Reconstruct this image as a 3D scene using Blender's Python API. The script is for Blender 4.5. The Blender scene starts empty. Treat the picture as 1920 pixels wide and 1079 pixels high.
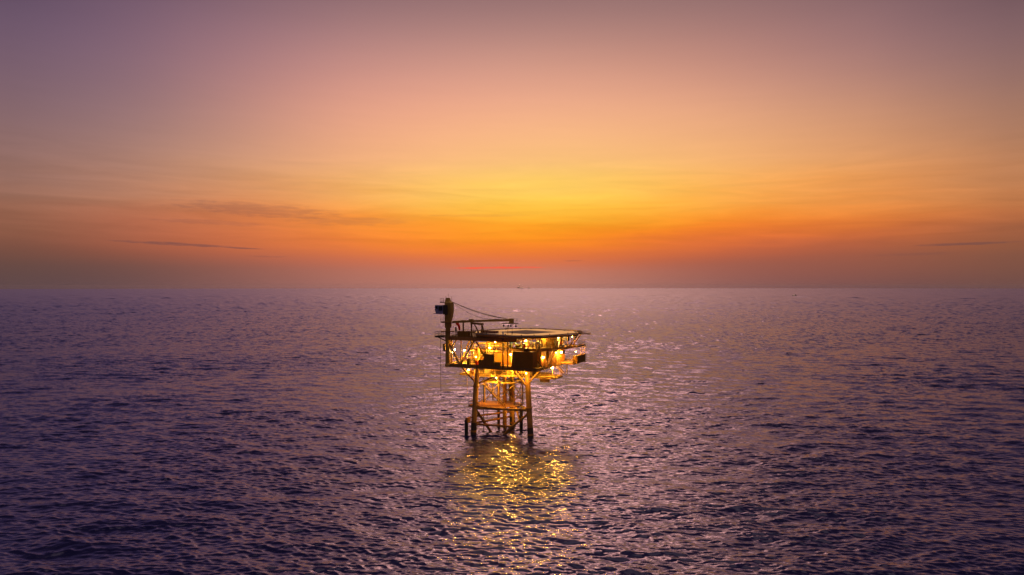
import bpy, bmesh, math, random
import numpy as np
from mathutils import Vector, Matrix

scene = bpy.context.scene
COL = scene.collection
R = math.radians

# ------------------------------------------------------------------ camera
EYE = 35.0
cd = bpy.data.cameras.new("camera")
cam = bpy.data.objects.new("camera", cd)
COL.objects.link(cam)
cam.location = (0, 0, EYE)
cam.rotation_euler = (R(89.89), R(0.03), 0)
cd.sensor_width = 36
cd.lens = 24.0
cd.clip_start = 0.5
cd.clip_end = 40000
scene.camera = cam

# ------------------------------------------------------------------ colour management, sampling
vs = scene.view_settings
scene.display_settings.display_device = 'sRGB'
vs.view_transform = 'Standard'
vs.look = 'None'
vs.exposure = 0
vs.gamma = 1
vs.use_curve_mapping = False
cy = scene.cycles
cy.use_denoising = True
cy.denoiser = 'OPENIMAGEDENOISE'
cy.denoising_input_passes = 'RGB_ALBEDO_NORMAL'
cy.denoising_prefilter = 'ACCURATE'
cy.max_bounces = 6
cy.diffuse_bounces = 3
cy.glossy_bounces = 3
cy.transmission_bounces = 3
cy.volume_bounces = 0
cy.caustics_reflective = False
cy.caustics_refractive = False
cy.sample_clamp_indirect = 4
cy.sample_clamp_direct = 0


def lin(c):
    out = []
    for v in c:
        v = v / 255.0
        out.append(v / 12.92 if v <= 0.04045 else ((v + 0.055) / 1.055) ** 2.4)
    return (out[0], out[1], out[2], 1)


# ------------------------------------------------------------------ world: afterglow sky by direction
world = bpy.data.worlds.new("World")
scene.world = world
world.use_nodes = True
nt = world.node_tree
nt.nodes.clear()


def node(t, **kw):
    n = nt.nodes.new(t)
    for k, v in kw.items():
        setattr(n, k, v)
    return n


def put(sock, v):
    if isinstance(v, bpy.types.NodeSocket):
        nt.links.new(v, sock)
    else:
        sock.default_value = v


def M(op, a, b=None, c=None):
    n = node('ShaderNodeMath', operation=op)
    put(n.inputs[0], a)
    if b is not None:
        put(n.inputs[1], b)
    if c is not None:
        put(n.inputs[2], c)
    return n.outputs[0]


def ramp(fac, stops, interp):
    n = node('ShaderNodeValToRGB')
    cr = n.color_ramp
    cr.interpolation = interp
    e = cr.elements
    while len(e) < len(stops):
        e.new(0.5)
    for i, (p, c) in enumerate(stops):
        e[i].position = p
    for i, (p, c) in enumerate(stops):
        e[i].color = c
    nt.links.new(fac, n.inputs[0])
    return n.outputs[0]


def mixc(kind, fac, a, b):
    n = node('ShaderNodeMix', data_type='RGBA', blend_type=kind, clamp_factor=False)
    put(n.inputs[0], fac)
    put(n.inputs[6], a)
    put(n.inputs[7], b)
    return n.outputs[2]


TOP_FILL = 1.0
SEA_FILL, SEA_FILL_SIDE, SEA_FILL_W = 9.0, 0.05, 12.5
tc = node('ShaderNodeTexCoord')
sep = node('ShaderNodeSeparateXYZ')
nt.links.new(tc.outputs['Generated'], sep.inputs[0])
SX, SY, SZ = sep.outputs
AZ = M('MULTIPLY', M('ARCTAN2', SX, SY), 180 / math.pi)          # degrees right of the view axis
EL = M('MULTIPLY', M('ARCSINE', SZ), 180 / math.pi)
# gentle swirl so that the bands of the glow are not ruler straight
mp = node('ShaderNodeCombineXYZ')
put(mp.inputs[0], M('MULTIPLY', AZ, 0.055))
put(mp.inputs[1], M('MULTIPLY', EL, 0.42))
put(mp.inputs[2], 3.3)
nz = node('ShaderNodeTexNoise')
nt.links.new(mp.outputs[0], nz.inputs['Vector'])
nz.inputs['Scale'].default_value = 1.0
nz.inputs['Detail'].default_value = 5.0
nz.inputs['Roughness'].default_value = 0.55
WIS = M('SUBTRACT', nz.outputs[0], 0.5)
# the wisps live between 2 and 10 degrees up
band = ramp(M('DIVIDE', EL, 20.0), [(0.0, (0, 0, 0, 1)), (0.09, (0, 0, 0, 1)), (0.22, (1, 1, 1, 1)),
                                  (0.34, (1, 1, 1, 1)), (0.6, (0.15, 0.15, 0.15, 1)), (1.0, (0.05, 0.05, 0.05, 1))], 'EASE')
ELW = M('ADD', EL, M('MULTIPLY', M('MULTIPLY', WIS, band), 2.6))
T = M('SQRT', M('DIVIDE', M('MAXIMUM', ELW, 0.0), 90.0))

# sky colours read off the photograph: azimuth -> [(height above the horizon in px of 1280 focal, sRGB)]
SKY = {
    -36: [(2, (84, 69, 74)), (37, (93, 71, 68)), (77, (112, 75, 63)), (117, (138, 90, 69)), (157, (150, 102, 82)), (237, (144, 108, 102)),
          (337, (131, 101, 111)), (437, (115, 90, 111)), (537, (99, 79, 106))],
    -25.5: [(2, (116, 82, 82)), (37, (116, 80, 73)), (67, (166, 90, 70)), (97, (186, 100, 76)), (137, (186, 112, 82)), (167, (196, 132, 98)), (237, (180, 134, 116)),
            (337, (151, 116, 118)), (437, (141, 106, 119)), (537, (125, 95, 114))],
    -12.8: [(2, (172, 112, 104)), (30, (182, 112, 94)), (52, (204, 110, 82)), (77, (246, 128, 54)), (107, (252, 138, 50)), (137, (248, 140, 56)), (187, (251, 175, 95)), (237, (251, 178, 128)),
            (337, (238, 163, 138)), (437, (192, 138, 132)), (537, (147, 111, 114))],
    1.8: [(2, (206, 140, 124)), (26, (210, 134, 108)), (46, (236, 116, 64)), (77, (254, 134, 18)), (107, (255, 166, 8)), (137, (255, 208, 60)), (177, (255, 222, 88)), (237, (254, 197, 120)),
          (337, (247, 176, 141)), (437, (202, 148, 132)), (537, (149, 112, 112))],
    15.3: [(2, (142, 95, 92)), (40, (158, 92, 78)), (55, (176, 92, 72)), (77, (220, 104, 58)), (107, (254, 124, 30)), (137, (254, 148, 38)), (177, (254, 176, 72)), (237, (252, 186, 116)),
           (337, (236, 168, 134)), (437, (191, 135, 121)), (537, (150, 114, 112))],
    27.6: [(2, (114, 79, 80)), (57, (150, 88, 70)), (97, (200, 101, 57)), (137, (236, 130, 54)), (177, (240, 150, 74)), (237, (225, 155, 100)),
           (337, (196, 140, 115)), (437, (158, 116, 115)), (537, (140, 105, 110))],
    36: [(2, (108, 77, 75)), (57, (130, 84, 65)), (97, (155, 92, 63)), (137, (190, 110, 64)), (177, (196, 125, 75)), (237, (190, 130, 90)),
         (337, (165, 120, 101)), (437, (140, 105, 105)), (537, (120, 90, 96))],
    70: [(2, (98, 70, 66)), (97, (116, 80, 66)), (237, (110, 82, 78)), (537, (84, 68, 80))],
}
SKY[-70] = SKY[70]
ABOVE = {-36: 0.4, -25.5: 0.55, -12.8: 0.9, 1.8: 1.0, 15.3: 0.9, 27.6: 0.55, 36: 0.45, 70: 0.8, -70: 0.8}
azs = sorted(SKY)
total = None
for i, a in enumerate(azs):
    ca = math.cos(R(min(abs(a), 45)))
    st = []
    for h, c in SKY[a]:
        el = math.degrees(math.atan(h / 1280.0 * ca))
        st.append((math.sqrt(el / 90), lin(c)))
    g = ABOVE[a]
    top = lin(SKY[a][-1][1])
    for el, k, tint in ((32, 0.62, (0.98, 0.95, 1.05)), (48, 0.28, (0.85, 0.92, 1.2)), (90, 0.10, (0.7, 0.95, 1.4))):
        k2 = k * (g if el > 30 else 1)
        st.append((math.sqrt(el / 90), tuple(top[j] * k2 * tint[j] for j in range(3)) + (1,)))
    col = ramp(T, st, 'LINEAR' if False else 'CARDINAL' if False else 'B_SPLINE')
    w = ramp(M('MULTIPLY_ADD', AZ, 1 / 160.0, 0.5),
             [((b + 80) / 160, (1, 1, 1, 1) if b == a else (0, 0, 0, 1)) for b in azs], 'B_SPLINE')
    m = node('ShaderNodeVectorMath', operation='MULTIPLY')
    nt.links.new(col, m.inputs[0])
    nt.links.new(w, m.inputs[1])
    if total is None:
        total = m.outputs[0]
    else:
        ad = node('ShaderNodeVectorMath', operation='ADD')
        nt.links.new(total, ad.inputs[0])
        nt.links.new(m.outputs[0], ad.inputs[1])
        total = ad.outputs[0]

# wisps of cirrus, brighter and darker than the glow
mp2 = node('ShaderNodeCombineXYZ')
put(mp2.inputs[0], M('MULTIPLY', M('ADD', AZ, M('MULTIPLY', EL, 0.9)), 0.10))
put(mp2.inputs[1], M('MULTIPLY', EL, 1.15))
put(mp2.inputs[2], 7.7)
nz2 = node('ShaderNodeTexNoise')
nt.links.new(mp2.outputs[0], nz2.inputs['Vector'])
nz2.inputs['Scale'].default_value = 1.0
nz2.inputs['Detail'].default_value = 7.0
nz2.inputs['Roughness'].default_value = 0.6
nz2.inputs['Distortion'].default_value = 0.6
cir = M('MULTIPLY', M('MULTIPLY', M('SUBTRACT', nz2.outputs[0], 0.5), band), 0.5)
vm = node('ShaderNodeVectorMath', operation='SCALE')
nt.links.new(total, vm.inputs[0])
put(vm.inputs['Scale'], M('ADD', cir, 1.0))
sky_col = vm.outputs[0]


def streak(az0, el0, wa, we, slope, dark, seed):
    """one thin low cloud bar seen in front of the glow"""
    mm = node('ShaderNodeCombineXYZ')
    put(mm.inputs[0], M('MULTIPLY', AZ, 0.8))
    put(mm.inputs[1], M('MULTIPLY', EL, 5.0))
    put(mm.inputs[2], seed)
    q = node('ShaderNodeTexNoise')
    nt.links.new(mm.outputs[0], q.inputs['Vector'])
    q.inputs['Scale'].default_value = 1.0
    q.inputs['Detail'].default_value = 4.0
    da = M('DIVIDE', M('SUBTRACT', AZ, az0), wa)
    de = M('DIVIDE', M('SUBTRACT', M('SUBTRACT', EL, el0), M('MULTIPLY', M('SUBTRACT', AZ, az0), slope)), we)
    r2 = M('ADD', M('MULTIPLY', da, da), M('MULTIPLY', de, de))
    v = M('SUBTRACT', M('ADD', M('SUBTRACT', 1.0, r2), M('MULTIPLY', M('SUBTRACT', q.outputs[0], 0.5), 1.7)), 0.25)
    n = node('ShaderNodeMapRange', interpolation_type='SMOOTHSTEP')
    put(n.inputs[0], v)
    n.inputs[1].default_value = 0.0
    n.inputs[2].default_value = 0.8
    return M('MULTIPLY', n.outputs[0], dark)


for args in ((-26.2, 3.18, 5.2, 0.17, -0.03, 0.5, 1.0), (-21.6, 2.98, 2.2, 0.09, -0.03, 0.5, 4.0), (-19.6, 2.35, 2.2, 0.10, -0.01, 0.18, 6.0),
             (33.5, 2.95, 4.2, 0.14, 0.012, 0.45, 9.0), (31.0, 2.3, 4.5, 0.16, 0.01, 0.14, 12.0), (5.0, 2.12, 1.1, 0.08, 0.0, 0.22, 15.0),
             (-20.5, 6.0, 8.5, 0.75, -0.03, 0.26, 18.0), (-13.0, 5.3, 6.5, 0.5, 0.02, 0.18, 24.0), (-24.0, 4.9, 6.0, 0.28, -0.02, 0.18, 27.0), (-3.0, 5.9, 6.0, 0.20, 0.01, 0.10, 30.0)):
    f = streak(*args)
    sky_col = mixc('MIX', f, sky_col, lin((84, 66, 76)))
# the low red bar under the glow
f = streak(-1.0, 1.55, 5.6, 0.13, 0.004, 0.95, 21.0)
sky_col = mixc('MIX', f, sky_col, lin((250, 92, 66)))

# pink glow added above the view to brighten what the sea mirrors
gz = M('EXPONENT', M('MULTIPLY', M('POWER', M('DIVIDE', M('SUBTRACT', AZ, 3.0), SEA_FILL_W), 2.0), -1.0))
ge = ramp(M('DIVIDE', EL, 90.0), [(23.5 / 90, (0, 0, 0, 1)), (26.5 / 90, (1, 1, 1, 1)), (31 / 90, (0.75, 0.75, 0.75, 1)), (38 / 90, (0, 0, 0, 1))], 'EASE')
sky_col = mixc('ADD', M('MULTIPLY', ge, M('MULTIPLY', gz, SEA_FILL)), sky_col, (1.0, 0.47, 0.27, 1))
zen = ramp(M('DIVIDE', EL, 90.0), [(60 / 90, (0, 0, 0, 1)), (72 / 90, (1, 1, 1, 1))], 'EASE')  # overhead glow added to brighten the helideck and other upward faces
sky_col = mixc('ADD', M('MULTIPLY', zen, TOP_FILL), sky_col, (1.0, 0.72, 0.60, 1))
sky_col = mixc('ADD', M('MULTIPLY', ge, SEA_FILL_SIDE), sky_col, (0.55, 0.42, 1.0, 1))  # fainter lilac glow added all round for the sea to mirror

SUN_AZ, SUN_EL = 1.6, -3.0      # the sun has set: its afterglow joins the glow added overhead
nis = node('ShaderNodeTexSky', sky_type='NISHITA')
nis.sun_disc = False
nis.sun_elevation = R(SUN_EL)
nis.sun_rotation = R(SUN_AZ)
nis.altitude = 0
nis.dust_density = 3.0
bg1 = node('ShaderNodeBackground')
nt.links.new(nis.outputs[0], bg1.inputs[0])
bg1.inputs[1].default_value = 0.05
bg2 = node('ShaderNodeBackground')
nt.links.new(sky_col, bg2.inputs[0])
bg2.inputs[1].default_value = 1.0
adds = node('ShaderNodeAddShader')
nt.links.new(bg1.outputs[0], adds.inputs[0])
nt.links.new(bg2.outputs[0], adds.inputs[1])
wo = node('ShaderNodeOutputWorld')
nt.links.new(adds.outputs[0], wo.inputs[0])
world.cycles.sampling_method = 'AUTOMATIC'

# ------------------------------------------------------------------ materials
def mat(name, base, rough=0.6, metal=0.0, spec=0.5, var=0.0, vscale=2.0, var2=None, emit=None, es=0.0, bump=0.0, bscale=20):
    m = bpy.data.materials.new(name)
    m.use_nodes = True
    t = m.node_tree
    p = t.nodes['Principled BSDF']
    p.inputs['Base Color'].default_value = (*base, 1)
    p.inputs['Roughness'].default_value = rough
    p.inputs['Metallic'].default_value = metal
    p.inputs['Specular IOR Level'].default_value = spec
    if emit:
        p.inputs['Emission Color'].default_value = (*emit, 1)
        p.inputs['Emission Strength'].default_value = es
    if var:
        c = t.nodes.new('ShaderNodeTexCoord')
        n = t.nodes.new('ShaderNodeTexNoise')
        n.inputs['Scale'].default_value = vscale
        n.inputs['Detail'].default_value = 6
        n.inputs['Roughness'].default_value = 0.65
        t.links.new(c.outputs['Object'], n.inputs['Vector'])
        r = t.nodes.new('ShaderNodeValToRGB')
        b2 = var2 or tuple(x * 0.35 for x in base)
        r.color_ramp.elements[0].position = 0.5 - 0.22
        r.color_ramp.elements[0].color = (*[base[i] * (1 - var) + b2[i] * var for i in range(3)], 1)
        r.color_ramp.elements[1].position = 0.5 + 0.1
        r.color_ramp.elements[1].color = (*base, 1)
        t.links.new(n.outputs[0], r.inputs[0])
        t.links.new(r.outputs[0], p.inputs['Base Color'])
        if bump:
            bn = t.nodes.new('ShaderNodeBump')
            bn.inputs['Strength'].default_value = bump
            bn.inputs['Distance'].default_value = 0.02
            n2 = t.nodes.new('ShaderNodeTexNoise')
            n2.inputs['Scale'].default_value = bscale
            t.links.new(c.outputs['Object'], n2.inputs['Vector'])
            t.links.new(n2.outputs[0], bn.inputs['Height'])
            t.links.new(bn.outputs[0], p.inputs['Normal'])
    return m


def water_material():
    m = bpy.data.materials.new("sea_water")
    m.use_nodes = True
    t = m.node_tree
    t.nodes.clear()
    out = t.nodes.new('ShaderNodeOutputMaterial')
    # body of the water (blue violet scatter) under a mirror that strengthens towards grazing view
    body = t.nodes.new('ShaderNodeBsdfDiffuse')
    body.inputs['Color'].default_value = (0.018, 0.019, 0.095, 1)
    p = t.nodes.new('ShaderNodeBsdfGlossy')
    p.distribution = 'MULTI_GGX'
    p.inputs['Color'].default_value = (0.49, 0.50, 0.78, 1)
    lw = t.nodes.new('ShaderNodeLayerWeight')
    lw.inputs['Blend'].default_value = 0.5
    pw = t.nodes.new('ShaderNodeMath')
    pw.operation = 'POWER'
    pw.inputs[1].default_value = 2.6
    t.links.new(lw.outputs['Facing'], pw.inputs[0])
    fm = t.nodes.new('ShaderNodeMath')
    fm.operation = 'MULTIPLY_ADD'
    fm.inputs[1].default_value = 0.97
    fm.inputs[2].default_value = 0.03
    t.links.new(pw.outputs[0], fm.inputs[0])
    mixs = t.nodes.new('ShaderNodeMixShader')
    t.links.new(fm.outputs[0], mixs.inputs[0])
    t.links.new(body.outputs[0], mixs.inputs[1])
    t.links.new(p.outputs[0], mixs.inputs[2])
    g = t.nodes.new('ShaderNodeNewGeometry')
    nrm = None
    for sc, dist, stg, dx in ((2.0, 0.07, 0.6, 0.4), (6.0, 0.02, 0.5, 0.5)):
        mpn = t.nodes.new('ShaderNodeMapping')
        mpn.inputs['Scale'].default_value = (dx, 1.0, 1.0)
        mpn.inputs['Rotation'].default_value = (0, 0, 0.2)
        t.links.new(g.outputs['Position'], mpn.inputs['Vector'])
        n = t.nodes.new('ShaderNodeTexNoise')
        n.inputs['Scale'].default_value = sc
        n.inputs['Detail'].default_value = 3
        n.inputs['Roughness'].default_value = 0.55
        n.inputs['Distortion'].default_value = 0.4
        t.links.new(mpn.outputs[0], n.inputs['Vector'])
        b = t.nodes.new('ShaderNodeBump')
        b.inputs['Strength'].default_value = stg
        b.inputs['Distance'].default_value = dist
        t.links.new(n.outputs[0], b.inputs['Height'])
        if nrm:
            t.links.new(nrm, b.inputs['Normal'])
        nrm = b.outputs[0]
    t.links.new(nrm, p.inputs['Normal'])
    t.links.new(nrm, lw.inputs['Normal'])
    # ripples too small for the mesh: rougher out where the mesh is coarse
    ln = t.nodes.new('ShaderNodeVectorMath')
    ln.operation = 'LENGTH'
    t.links.new(g.outputs['Position'], ln.inputs[0])
    lg = t.nodes.new('ShaderNodeMath')
    lg.operation = 'LOGARITHM'
    lg.inputs[1].default_value = 10
    t.links.new(ln.outputs['Value'], lg.inputs[0])
    mr = t.nodes.new('ShaderNodeFloatCurve')
    mr.mapping.use_clip = False
    cv = mr.mapping.curves[0]
    pts = [(math.log10(d) / 5, v) for d, v in ((60, 0.10), (200, 0.14), (500, 0.21), (1200, 0.28), (2600, 0.32), (12000, 0.34))]
    cv.points[0].location = (0, 0.08)
    cv.points[1].location = (1, 0.34)
    for q in pts:
        cv.points.new(*q)
    mr.mapping.update()
    dv5 = t.nodes.new('ShaderNodeMath')
    dv5.operation = 'DIVIDE'
    dv5.inputs[1].default_value = 5
    t.links.new(lg.outputs[0], dv5.inputs[0])
    t.links.new(dv5.outputs[0], mr.inputs['Value'])
    t.links.new(mr.outputs[0], p.inputs['Roughness'])
    t.links.new(mixs.outputs[0], out.inputs[0])
    return m


# ------------------------------------------------------------------ the sea: one sheet of real waves out to the horizon
SLOPE, WAVE_L, GUST, CELLS = 0.21, 1.0, 0.14, 1.12


def build_sea():
    rng = np.random.default_rng(11)
    NA = 1400
    front = np.linspace(-60, 60, NA)
    back = np.linspace(60, 300, 42)[1:-1]
    ang = np.radians(np.concatenate([front, back]))
    py = np.concatenate([np.array([40000, 6000, 2400, 1500, 1150]), np.arange(1000, 560, -3.0), np.arange(560, 160, -0.48), np.arange(160, 70, -0.33), np.arange(70, 20, -0.22),
                         np.geomspace(20, EYE * 1280 / 12000.0, 60)])
    r = EYE * 1280.0 / py
    cell = np.abs(np.gradient(r))
    nr, na = len(r), len(ang)
    X = np.sin(ang)[None, :] * r[:, None]
    Y = np.cos(ang)[None, :] * r[:, None]
    # wind sea: a short-crested spectrum; where the mesh is coarse only the longer waves are kept
    N = 380
    lam = np.exp(rng.uniform(math.log(0.4), math.log(260.0), N) * 0.5 + 0.5 * np.linspace(math.log(0.4), math.log(260.0), N))
    th = R(90 - 8) + rng.normal(0, 1, N) * np.interp(np.log(lam), np.log([1.0, 3.0, 9.0]), [R(24), R(22), R(26)])
    ph = rng.uniform(0, 2 * math.pi, N)
    k = 2 * math.pi / lam
    c = np.maximum(math.log(WAVE_L), np.log(CELLS * cell))
    w = np.exp(-((np.log(lam)[None, :] - c[:, None]) / np.where(np.log(lam)[None, :] < c[:, None], 0.8, 0.72)) ** 2)
    w += 0.14 * np.exp(-((np.log(lam)[None, :] - math.log(7.0)) / 0.4) ** 2)
    w *= 1 / (1 + np.exp(-(np.log(lam)[None, :] - np.log(0.5 * CELLS * cell)[:, None]) * 6))
    slope_r = SLOPE * np.interp(np.log(r), np.log([30, 160, 450, 1400, 2400, 4000, 7000]), [1.05, 1.1, 1.25, 1.2, 0.6, 0.2, 0.0])
    s = np.sqrt(2 * w / w.sum(1)[:, None]) * slope_r[:, None]
    Z = np.zeros_like(X); DX = np.zeros_like(X); DY = np.zeros_like(X)
    for i in range(N):
        rows = np.nonzero(s[:, i] > 2e-4)[0]
        if len(rows) == 0:
            continue
        lo, hi = rows[0], rows[-1] + 1
        cx_, sy_ = math.cos(th[i]), math.sin(th[i])
        q = (k[i] * (cx_ * X[lo:hi] + sy_ * Y[lo:hi]) + ph[i]).astype(np.float32)
        a = (s[lo:hi, i] / k[i])[:, None].astype(np.float32)
        sn = np.sin(q) * a
        Z[lo:hi] += np.cos(q) * a
        DX[lo:hi] -= 0.75 * cx_ * sn
        DY[lo:hi] -= 0.75 * sy_ * sn
    # gusts: patches of rougher and smoother water
    gx = np.zeros_like(X)
    for i in range(16):
        L = math.exp(rng.uniform(math.log(25), math.log(200)))
        t_ = rng.uniform(0, math.pi)
        gx += np.sin(2 * math.pi / L * (math.cos(t_) * X * 0.6 + math.sin(t_) * Y) + rng.uniform(0, 6.28))
    G = 1.0 + GUST * np.clip(gx / 2.8, -1.6, 1.6)
    G *= np.where(np.abs(((ang + math.pi) % (2 * math.pi)) - math.pi) <= R(60.01), 1.0, 0.1)[None, :]
    G *= np.clip(r / 30.0, 0, 1)[:, None]
    co = np.stack([(X + DX * G).ravel(), (Y + DY * G).ravel(), (Z * G).ravel()], 1).astype(np.float32)
    i0 = np.arange(nr - 1)[:, None] * na
    j0 = np.arange(na)[None, :]
    j1 = (j0 + 1) % na
    quads = np.stack([i0 + j0, i0 + na + j0, i0 + na + j1, i0 + j1], -1).reshape(-1, 4)
    # orientation: make it face up
    p0, p1, p2 = (co[quads[0, q]] for q in (0, 1, 2))
    if np.cross(p1 - p0, p2 - p0)[2] < 0:
        quads = quads[:, ::-1]
    me = bpy.data.meshes.new("sea")
    nv, nf = len(co), len(quads)
    me.vertices.add(nv)
    me.vertices.foreach_set("co", co.ravel())
    me.loops.add(nf * 4)
    me.loops.foreach_set("vertex_index", quads.astype(np.int32).ravel())
    me.polygons.add(nf)
    me.polygons.foreach_set("loop_start", np.arange(0, nf * 4, 4, dtype=np.int32))
    me.polygons.foreach_set("use_smooth", np.ones(nf, dtype=bool))
    me.update(calc_edges=True)
    me.materials.append(water_material())
    o = bpy.data.objects.new("sea", me)
    COL.objects.link(o)
    o['kind'] = 'structure'
    o['label'] = 'dark purple sea with small wind waves reaching the horizon'
    return o


build_sea()


# ------------------------------------------------------------------ platform frame of reference
# u runs along the face of the topsides, v runs away behind it, z is height above the sea
TH = R(25)
OX, OY = 5.7, 155.0


def world_of(u, v, z):
    return Vector((OX + u * math.cos(TH) + v * math.sin(TH), OY - u * math.sin(TH) + v * math.cos(TH), z))


class MB:
    """collects solids and links them as one mesh"""

    def __init__(self):
        self.v, self.f, self.mi, self.sm = [], [], [], []
        self.cur = 0

    def add(self, vs, fs, smooth=False):
        b = len(self.v)
        self.v += [tuple(p) for p in vs]
        for f in fs:
            self.f.append([b + i for i in f])
            self.mi.append(self.cur)
            self.sm.append(smooth)
        return self

    def box(self, a, b):
        x0, y0, z0 = (min(a[i], b[i]) for i in range(3))
        x1, y1, z1 = (max(a[i], b[i]) for i in range(3))
        return self.add([(x0, y0, z0), (x1, y0, z0), (x1, y1, z0), (x0, y1, z0), (x0, y0, z1), (x1, y0, z1), (x1, y1, z1), (x0, y1, z1)],
                        [(0, 3, 2, 1), (4, 5, 6, 7), (0, 1, 5, 4), (1, 2, 6, 5), (2, 3, 7, 6), (3, 0, 4, 7)])

    def beam(self, p, q, w, h):
        """rectangular bar from p to q"""
        p, q = Vector(p), Vector(q)
        d = (q - p).normalized()
        up = Vector((0, 0, 1)) if abs(d.z) < 0.95 else Vector((0, 1, 0))
        s = d.cross(up).normalized()
        t = s.cross(d).normalized()
        vs = []
        for c in (p, q):
            for a, b in ((-1, -1), (1, -1), (1, 1), (-1, 1)):
                vs.append(c + s * (a * w / 2) + t * (b * h / 2))
        return self.add(vs, [(0, 3, 2, 1), (4, 5, 6, 7), (0, 1, 5, 4), (1, 2, 6, 5), (2, 3, 7, 6), (3, 0, 4, 7)])

    def ibeam(self, p, q, w, h):
        p, q = Vector(p), Vector(q)
        z = Vector((0, 0, h / 2 - 0.03))
        self.beam(p + z, q + z, w, 0.06)
        self.beam(p - z, q - z, w, 0.06)
        return self.beam(p, q, 0.05, h - 0.125)

    def tube(self, p, q, r0, r1=None, n=10, caps=True):
        p, q = Vector(p), Vector(q)
        r1 = r0 if r1 is None else r1
        d = (q - p).normalized()
        up = Vector((0, 0, 1)) if abs(d.z) < 0.95 else Vector((0, 1, 0))
        s = d.cross(up).normalized()
        t = s.cross(d).normalized()
        vs = []
        for c, r in ((p, r0), (q, r1)):
            for i in range(n):
                a = 2 * math.pi * i / n
                vs.append(c + s * (math.cos(a) * r) + t * (math.sin(a) * r))
        self.add(vs, [(i, i + n, (i + 1) % n + n, (i + 1) % n) for i in range(n)], True)
        if caps:
            self.add(vs[:n], [tuple(range(n))])
            self.add(vs[n:], [tuple(range(n - 1, -1, -1))])
        return self

    def path(self, pts, r, n=8):
        for a, b in zip(pts[:-1], pts[1:]):
            self.tube(a, b, r, None, n)
        return self

    def lathe(self, c, prof, n=18):
        """prof: (radius, height) pairs about a vertical axis at c"""
        vs = []
        for r, h in prof:
            for i in range(n):
                a = 2 * math.pi * i / n
                vs.append((c[0] + math.cos(a) * r, c[1] + math.sin(a) * r, c[2] + h))
        fs = []
        for k in range(len(prof) - 1):
            for i in range(n):
                fs.append((k * n + i, k * n + (i + 1) % n, (k + 1) * n + (i + 1) % n, (k + 1) * n + i))
        self.add(vs, fs, True)
        m = len(prof) - 1
        self.add(vs[:n], [tuple(range(n - 1, -1, -1))])
        return self.add(vs[m * n:], [tuple(range(n))])

    def prism(self, poly, z0, z1):
        n = len(poly)
        vs = [(p[0], p[1], z0) for p in poly] + [(p[0], p[1], z1) for p in poly]
        return self.add(vs, [tuple(range(n - 1, -1, -1)), tuple(range(n, 2 * n))] + [(i, (i + 1) % n, (i + 1) % n + n, i + n) for i in range(n)])

    def loft(self, rings):
        n = len(rings[0])
        vs = [p for r in rings for p in r]
        fs = [(k * n + i, k * n + (i + 1) % n, (k + 1) * n + (i + 1) % n, (k + 1) * n + i) for k in range(len(rings) - 1) for i in range(n)]
        m = len(rings) - 1
        fs += [tuple(range(n - 1, -1, -1)), tuple(range(m * n, m * n + n))]
        return self.add(vs, fs)

    def rail(self, pts, h=1.1, step=1.5, r=0.035, closed=False, kick=True):
        """handrail: posts, two bars and a toe board along a polyline"""
        seq = list(pts) + ([pts[0]] if closed else [])
        for a, b in zip(seq[:-1], seq[1:]):
            a, b = Vector(a), Vector(b)
            L = (b - a).length
            k = max(1, round(L / step))
            for i in range(k + 1):
                p = a.lerp(b, i / k)
                self.tube(p, p + Vector((0, 0, h)), r, None, 5)
            for hh in (h, h * 0.55):
                self.tube(a + Vector((0, 0, hh)), b + Vector((0, 0, hh)), r * 0.9, None, 5)
            if kick:
                self.beam(a + Vector((0, 0, 0.08)), b + Vector((0, 0, 0.08)), 0.02, 0.15)
        return self

    def build(self, name, mats, parent=None, label=None):
        base = parent.get('_b') if parent is not None else None
        off = Vector(base) if base is not None else Vector((0, 0, 0))
        me = bpy.data.meshes.new(name)
        me.from_pydata([tuple(Vector(p) - off) for p in self.v], [], self.f)
        for m in (mats if isinstance(mats, (list, tuple)) else [mats]):
            me.materials.append(m)
        me.polygons.foreach_set('material_index', self.mi)
        me.polygons.foreach_set('use_smooth', self.sm)
        me.update()
        o = bpy.data.objects.new(name, me)
        COL.objects.link(o)
        if parent is not None:
            o.parent = parent
            if base is not None:
                o['_b'] = list(base)
        if label:
            o['label'] = label
        return o


def thing(name, label, cat, base, group=None, rot=0.0):
    o = bpy.data.objects.new(name, None)
    o.empty_display_size = 0.3
    COL.objects.link(o)
    o.location = world_of(*base)
    o.rotation_euler = (0, 0, -TH + rot)
    o['label'] = label
    o['category'] = cat
    if group:
        o['group'] = group
    o['_b'] = list(base)
    return o


HAZE = 1.6e-5
YEL = mat('yellow_paint', (0.60, 0.40, 0.10), 0.5, var=0.75, vscale=0.9, var2=(0.30, 0.13, 0.04))
ORG = mat('orange_paint', (0.55, 0.24, 0.05), 0.55, var=0.6, vscale=0.8, var2=(0.25, 0.10, 0.04))
LEGP = mat('weathered_leg_paint', (0.50, 0.27, 0.065), 0.6, var=0.85, vscale=0.7, var2=(0.20, 0.09, 0.035))
BRN = mat('rusty_brown_steel', (0.36, 0.185, 0.045), 0.7, var=0.6, vscale=1.3)
OLV = mat('olive_brown_paint', (0.60, 0.37, 0.07), 0.65, var=0.5, vscale=1.2)
RED = mat('rust_red_steel', (0.26, 0.08, 0.035), 0.7, var=0.5, vscale=1.5)
BOX = mat('brown_container_paint', (0.40, 0.20, 0.02), 0.7, var=0.3, vscale=1.0)
DRK = mat('dark_steel', (0.06, 0.04, 0.026), 0.6, var=0.4, vscale=1.5)
BLK = mat('black_rubber', (0.012, 0.012, 0.013), 0.7)
GRT = mat('deck_grating', (0.30, 0.20, 0.07), 0.7, var=0.5, vscale=2.0)
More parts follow.
